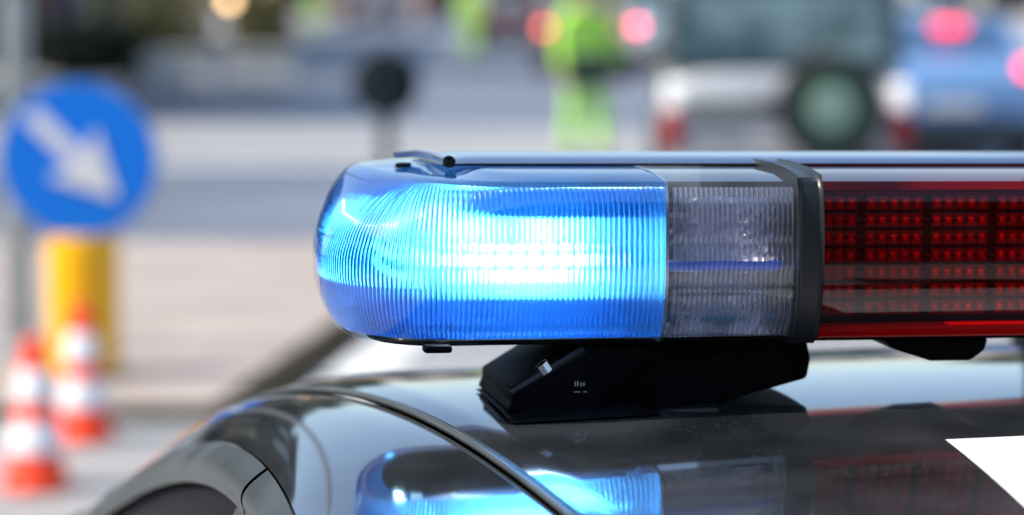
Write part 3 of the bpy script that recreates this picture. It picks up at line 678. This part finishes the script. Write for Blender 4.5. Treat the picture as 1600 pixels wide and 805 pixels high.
def inner_table():
    tab = []
    m96 = smooth_line(K_MID, NI)[0]; (_, _, _, _), nn_ = keys(NI)
    for j in range(NT + 1):
        a, b, c = blend(j / NT); line = [OUTS[0][i] * a + OUTS[1][i] * b + OUTS[2][i] * c for i in range(161)]; row = []
        for i in range(NI + 1):
            o, d = m96[i] + nn_[i] * .004, -nn_[i]; best = None
            for p, q in zip(line, line[1:]):
                e = q - p; det = d.x * e.y - d.y * e.x
                if abs(det) < 1e-12: continue
                r_ = p - o; s_ = (r_.x * e.y - r_.y * e.x) / det; t_ = (r_.x * d.y - r_.y * d.x) / det
                if -.001 <= t_ <= 1.001 and s_ > -.002 and (best is None or s_ < best): best = s_
            row.append(max(0, (best if best is not None else (row[-1] + .004 if row else .02)) - .004))
        tab.append(row)
    return tab
ITAB = inner_table()
def inner_off(t, f):
    y = t * NT; j = min(int(y), NT - 1); x = f * NI; i = min(int(x), NI - 1); y -= j; x -= i
    return (ITAB[j][i] * (1 - x) + ITAB[j][i + 1] * x) * (1 - y) + (ITAB[j + 1][i] * (1 - x) + ITAB[j + 1][i + 1] * x) * y
def back_v(t):
    a, b, c = blend(t); return .168 * a + .285 * b + .27 * c
def front_v(t):
    a, b, c = blend(t); return .012 * a - .008 * b + .004 * c
def dome(name, m, inset=0, flipu=False, t0=0, t1=1, ribs=False, cap=True, parent=None, pitch=.0041):
    if ribs:
        n = int(PER / pitch) * 8; P_, N_ = keys(n); nv = 60
    else: P_, N_, n, nv = OUTS, NRM, 160, 36
    mb = raw(MB()); vs = []
    fu = (lambda u: LL - u) if flipu else (lambda u: u)
    for j in range(nv + 1):
        t = t0 + (t1 - t0) * j / nv
        if not ribs and cap: t = t0 + (t1 - t0) * (.5 - .5 * math.cos(math.pi * j / nv))
        ba, bb_, bc_ = blend(t)
        for i in range(n + 1):
            d = inset
            if ribs:
                ph = (i % 8) / 8; band = (.0, .335, .61, 1.0)
                for a, b in zip(band, band[1:]):
                    if a <= t <= b: bb = 4 * (t - a) * (b - t) / (b - a) ** 2
                d += -.0016 * math.sin(math.pi * ph) - .0012 * bb ** .5
            p_ = P_[0][i] * ba + P_[1][i] * bb_ + P_[2][i] * bc_
            if ribs: p_ = P_[1][i] - N_[i] * inner_off(t, i / n)
            p_ = p_ - N_[i] * d; vs.append((fu(p_.x), p_.y, HT * t))
    m_ = n + 1; fs = [[j * m_ + i, (j) * m_ + i + 1, (j + 1) * m_ + i + 1, (j + 1) * m_ + i] for j in range(nv) for i in range(n)]
    if cap:
        base = nv * m_
        for q_, (ins, up) in enumerate(((.028, .0036), (.065, .0050))):
            for i in range(n + 1):
                p_ = P_[2][i] - N_[i] * ins; vs.append((fu(min(p_.x, .246)), p_.y, HT + up))
            o_ = base + q_ * m_
            fs += [[o_ + i, o_ + i + 1, o_ + m_ + i + 1, o_ + m_ + i] for i in range(n)]
        fs.append([base + 2 * m_ + i for i in range(n + 1)])
    # orient outward
    v0, v1, v2 = (Vector(vs[k]) for k in fs[nv // 2 * n + 5][:3])
    if ((v1 - v0).cross(v2 - v0)).y > 0: fs = [f[::-1] for f in fs]
    mb.add(vs, fs); return mb.build(name, m, parent or bar, angle=50)
def section(name, m, u0, u1, inset=0, grow=0, t0=0, t1=1, top=True, parent=None, ribs=0, thick=0, bevel=0):
    """straight stretch of housing between u0 and u1"""
    prof = []
    nt_ = 40 if ribs else 22
    for j in range(nt_ + 1):
        t = t0 + (t1 - t0) * j / nt_; d = front_v(t) + .008 + inset
        if ribs:
            bands = (0, .335, .61, 1.0)
            for a, b in zip(bands, bands[1:]):
                if a <= t <= b: bb = 4 * (t - a) * (b - t) / (b - a) ** 2
            d -= .0018 * bb ** .5
        prof.append((-.008 + d, HT * t))
    back = [(back_v(t0 + (t1 - t0) * j / nt_) - inset, prof[j][1]) for j in range(nt_ + 1)][::-1]
    if grow:
        prof = [(p_[0] - grow, p_[1] + (grow if j == nt_ else (-grow if j == 0 else 0))) for j, p_ in enumerate(prof)]
        back = [(p_[0] + grow, p_[1] + (grow if j == 0 else (-grow if j == nt_ else 0))) for j, p_ in enumerate(back)]
    mb = raw(MB())
    rise = [(.032, HT + .0036 + grow), (.069, HT + .0050 + grow), (.205, HT + .0050 + grow), (.242, HT + .0036 + grow)] if top and t1 == 1 else []
    full = prof + rise + back if top else prof
    nu = max(1, int(round((u1 - u0) / ribs)) * 8) if ribs else 1
    vs = []
    for i in range(nu + 1):
        u = u0 + (u1 - u0) * i / nu; a = -.0017 * math.sin(math.pi * (i % 8) / 8) if ribs else 0
        vs += [(u, v + (a if v < .1 else -a), w_) for v, w_ in full]
    m_ = len(full); fs = [[i * m_ + j, (i + 1) * m_ + j, (i + 1) * m_ + j + 1, i * m_ + j + 1] for i in range(nu) for j in range(m_ - 1)]
    if thick: fs += [list(range(m_))[::-1], [nu * m_ + j for j in range(m_)]]
    mb.add(vs, fs)
    v0, v1, v2 = (Vector(vs[k]) for k in fs[m_ // 4][:3])
    if ((v1 - v0).cross(v2 - v0)).y > 0: mb.f = [f[::-1] for f in mb.f]
    return mb.build(name, m, parent or bar, angle=40, bevel=bevel)
U1, U2, U3 = .246, .351, .3715                 # seam, divider start, divider end
ds = dome('blue_dome', M['blue_shell']); dome('prismatic_lens', M['blue_rib'], inset=.005, t0=.03, t1=.965, ribs=True, cap=False, parent=ds)
ds2 = dome('blue_dome', M['blue_shell'], flipu=True); dome('prismatic_lens', M['blue_rib'], inset=.005, flipu=True, t0=.03, t1=.965, ribs=True, cap=False, parent=ds2, pitch=.008)
for a, b in ((U1 + .0015, U2), (LL - U2, LL - U1 - .0015)):
    c_ = section('clear_cover', M['clear_shell'], a, b); section('prismatic_lens', M['clear_rib'], a + .004, b - .002, inset=.005, t0=.03, t1=.965, top=False, ribs=.0041, parent=c_)
red = section('red_cover', M['red_shell'], U3, LL - U3)
for a, b in ((U2, U3), (LL - U3, LL - U2)):
    section('divider_band', M['rubber'], a, b, grow=.0028, thick=1, bevel=.003)
section('seam_seal', M['alu'], U1 - .0012, U1 + .0012, grow=.0006, thick=1)
section('seam_seal', M['rim_grey'], LL - U1 - .0012, LL - U1 + .0012, grow=.0006, thick=1)
# base tray under the covers
half = [OUT[i] - NRM[i] * .014 for i in range(0, 161, 4)]
tr = MB(); tr.prism([(p_.x, p_.y) for p_ in half] + [(LL - p_.x, p_.y) for p_ in half[::-1]], -.0035, .001, lambda p_, q_, t: (p_, q_, t))
tr.build('base_tray', M['black'], bar, bevel=.001)
# blue lower lip along the dome's foot and the black clip
MB().box((.070, .020, -.0045), (.022, .014, .006)).build('clip', M['black'], bar, bevel=.002)
# aluminium top rail
rl = MB(); r0v, r1v = .112, .212
RB = HT + .0055
rp = [(r0v, 0), (r0v, .0015), (r0v + .003, .0038), (r0v + .012, .0058), (r0v + .03, .0066), (r1v - .03, .0066), (r1v - .012, .0058), (r1v - .003, .0045), (r1v, 0)]
nn = 8; vs = []; L0, Rr0 = .090, LL - .090
for i in range(5):
    vs += [((L0 - (v - r0v) * .12) if i == 0 else (Rr0 + (v - r0v) * .12) if i == 4 else L0 + .02 + (Rr0 - L0 - .04) * (i - 1) / 2, v, RB + w_ * (.55 if i in (0, 4) else 1)) for v, w_ in rp]
n_ = len(rp); fs = [[i * n_ + j, (i + 1) * n_ + j, (i + 1) * n_ + j + 1, i * n_ + j + 1] for i in range(4) for j in range(n_ - 1)] + [list(range(n_))[::-1], [4 * n_ + j for j in range(n_)]]
rl.add(vs, fs); rail = rl.build('top_rail', M['alu'], bar, angle=25)
MB().box(((L0 + Rr0) / 2 + .005, r0v - .0008, RB + .0004), (Rr0 - L0 - .006, .0016, .0014)).build('rail_seal', M['black'], bar)
# strap and screw at the end of the rail
MB().tube([(L0 - .026, r1v - .01, RB + .003), (L0 - .012, r0v + .06, RB + .0062), (L0 - .006, r0v + .03, RB + .006), (L0 + .002, r0v + .004, RB + .003)], [.0028, .003, .003, .0028], 10).build('end_strap', M['steel'], bar)
sc_ = MB(); sc_.lathe([(.0052, 0), (.0052, .0035), (.004, .005), (.0015, .005), (.0015, .003), (0, .003)], (L0 + .003, r0v - .002, RB + .0015), 18, Matrix.Rotation(R(40), 3, 'X')); sc_.build('screw', M['black'], bar)
MB().box((.062, .150, HT + .003), (.010, .014, .0035), Matrix.Rotation(R(-25), 3, 'Z')).build('latch', M['black'], bar, bevel=.001)

# lamp pods inside the blue dome
def pod(u, parent, lit):
    pr = MB(); Rr_ = .026
    pr.grid(lambda a, b: (u + (b - .5) * .085, .085 - .03 * math.cos((a - .5) * 2.2) + .03, .052 + .034 * math.sin((a - .5) * 2.6)), 14, 6)
    o = pr.build('reflector', M['white_plastic'], parent)
    return o
MB().box((.145, .11, .008), (.18, .14, .008)).build('lamp_board', mat('blue board', (.02, .06, .3), .4), ds, bevel=.002)
for u in (.105, .195):
    pod(u, ds, True)
for z_, n_, u0_, du_ in ((.0500, 8, .104, .0122), (.0605, 11, .082, .0122), (.0705, 9, .094, .0122)):
    q_ = MB()
    for k in range(n_): q_.lathe([(.0046, -.001), (.0044, .002), (.0028, .0045), (0, .0055)], (u0_ + du_ * k, .058, z_), 12, rx)
    q_.build('led_row', M['lamp'], ds)
for u in (.098, .166):
    MB().lathe([(0, -.009), (.009, -.007), (.014, 0), (.009, .007), (0, .009)], (u, .060, .0835), 16).build('led_lamp', M['lamp'], ds)
el = mat('end strobe', (1, 1, 1), .5, emit=(.45, .8, 1), es=12)
for z_ in (.046, .060):
    q_ = MB()
    for k in range(8): q_.lathe([(0, -.0045), (.0045, 0), (0, .0045)], (.050 - .004 * k + .0006 * k * k, .075 + .021 * k, z_), 10)
    q_.build('end_led_row', el, ds)
MB().grid(lambda a, b: (.244 - .19 * a, .088 + .05 * max(0, a - .6) ** 2 * 6 - .018 * (2 * b - 1) ** 2, .032 + .060 * b), 24, 8).build('glow_panel', mat('white glow panel', (.75, .78, .8), .5), ds)  # white panel added behind the LEDs to spread their glow
# silvered reflectors behind the clear cover
rf_ = random.Random(3)
for z in (.030, .088):
    for u in (.297,):
        mb = raw(MB()); jig = [[rf_.uniform(-.0026, .0026) for _ in range(31)] for _ in range(31)]
        mb.grid(lambda a, b: (u + (a - .5) * .100, .034 - .012 * abs(math.sin(a * 6.283)) - .012 * (2 * b - 1) ** 2 + jig[int(round(a * 26))][int(round(b * 12))], z + (b - .5) * .050), 26, 12)
        mb.build('reflector', M['facet'], bar, smooth=False)
MB().box((.297, .022, .059), (.096, .014, .007)).build('blue_glow_stand_in', mat('blue glow stand-in', (.03, .10, .6), .3, emit=(.04, .20, 1), es=.16), bar)  # added glowing strip in place of blue light leaking from the dome
MB().box((.297, .030, .017), (.096, .02, .005)).build('teal_strip', mat('teal strip', (.03, .35, .42), .4), bar)
# dark led panel behind the red cover
pn = MB(); pn.box((LL / 2, .040, .061), (LL - 2 * U3 - .004, .006, .112)); panel = pn.build('led_panel', M['dark_grille'], bar)
cells = MB(); dots = raw(MB()); u = U3 + .008; cnt = 0; rows = [.0218, .036, .0502, .0644, .0786, .0928, .107]
pat = [4] + [5] * 12
for g in pat:
    for k in range(g):
        if u > LL - U3 - .006: break
        for r_ in rows:
            cells.box((u, .0355, r_), (.0084, .002, .0108))
            dots.lathe([(.0044, 0), (.004, .0014), (.0026, .0028), (0, .0034)], (u, .037, r_), 10, rx)
        u += .0098
    u += .0068
dots.build('led_row', M['led_red'], panel); cells.build('led_cell', mat('dull red cell', (.17, .009, .012), .3), panel, smooth=False)
MB().box((LL / 2, .018, .006), (LL - 2 * U3 - .004, .02, .009)).build('lower_trim', mat('red trim', (.4, .01, .015), .4), bar)
for z in (.0218, .036, .0502, .0644, .0786, .0928, .107, .1145):
    MB().box((LL / 2, .0355, z), (LL - 2 * U3 - .01, .003, .0016)).build('led_shelf', mat('red dark shelf', (.06, .008, .01), .3, spec=.5), panel)
# foot: body, toe facet, pad, bolt
def foot(s_):
    fu = (lambda x: x) if s_ < 0 else (lambda x: LL - x)
    fb = MB()
    top = -.0045
    fpoly = [(.191, top), (.131, -.041), (.133, -.047), (.128, -.057), (.178, -.0665), (.262, -.0635), (.385, -.040), (.388, -.024), (.383, top)]
    fr_, bk_ = .03, .165
    n = len(fpoly)
    vs = [(fu(x), fr_ + (.035 if x > .3 else .0) , z) for x, z in fpoly] + [(fu(x), bk_, z) for x, z in fpoly]
    fb.add(vs, [list(range(n))[::-1], list(range(n, 2 * n))] + [[i, (i + 1) % n, n + (i + 1) % n, n + i] for i in range(n)])
    o = fb.build('foot', M['black'], bar, bevel=.003)
    MB().add([(fu(.198), .0285, -.060), (fu(.245), .0285, -.020), (fu(.31), .045, -.016), (fu(.32), .045, -.044), (fu(.25), .034, -.060)], [[0, 1, 2, 3, 4]]).build('foot_facet', M['black'], o, smooth=False)
    MB().tube([(fu(.1895), .034, -.0085), (fu(.132), .034, -.0425)], .0045, 8).build('strap', M['rubber'], o)
    MB().lathe([(.006, -.004), (.006, .004), (.003, .005), (0, .005)], (fu(.158), .034, -.023), 8, Matrix.Rotation(R(-35 * (1 if s_ < 0 else -1)), 3, 'Y')).build('bolt', M['steel'], o)
    return o
ft = foot(-1); foot(1)
stk = mat('grey sticker', (.35, .36, .36), .5)
sm = MB()
for k, (x, z, w_, h_) in enumerate([(0.1825, -.0355, .0012, .004), (0.1845, -.0352, .0012, .004), (0.1872, -.0360, .0014, .003), (0.1895, -.0358, .0012, .003), (0.1840, -.0420, .0050, .0009), (0.1905, -.0420, .0030, .0009)]):
    sm.box((x, .0292, z), (w_, .0008, h_))
sm.build('sticker', stk, ft, smooth=False)
# pad on the roof, follows its curve
def w2(u, v):  # bar local -> car frame
    return (LB + u * math.cos(R(.75)), LA + v)
for s_ in (-1, 1):
    pd = raw(MB()); fu = (lambda x: x) if s_ < 0 else (lambda x: LL - x)
    def padfn(a, b, top):
        x = .126 + .12 * a; v = .004 + .16 * b; cb, ca_ = w2(fu(x), v); z = roof_z(cb, ca_)
        e = min(1, min(a, 1 - a, b, 1 - b) * 8); hgt = (.002 + .006 * min(1, e) * (1 - .6 * a)) if top else -.001
        return (cb, ca_, z + hgt)
    mb = MB(); mb.grid(lambda a, b: padfn(a, b, True), 24, 20); mb.build('foot_pad', M['black'], pc)
# middle bracket under the red cover
mbk = MB(); pts = [(.437, -.004), (.447, -.012), (.478, -.022), (.512, -.022), (.524, -.014), (.527, -.004)]
mbk.prism(pts, .03, .12, lambda p_, q_, t: (p_, t, q_)); mbk.build('cable_bracket', M['black'], bar, bevel=.002)
# lamp's cool light inside the dome
if __name__ == '__main__':
    for nm, bb, aa, zz in (('gutter near', bgut(1.7), 1.7, roof_z(bgut(1.7), 1.7)), ('gutter far', bgut(2.2), 2.2, roof_z(bgut(2.2), 2.2)), ('rim apex', br(2.5), 2.5, zr(2.5)), ('rim 3', br(3.04), 3.04, zr(3.04)), ('pillar', br(2.0), 2.0, zr(2.0)), ('rim 1.86', br(1.86), 1.86, zr(1.86))):
        print(nm, [round(k) for k in proj((bb * ct - aa * st_, bb * st_ + aa * ct, zz))])
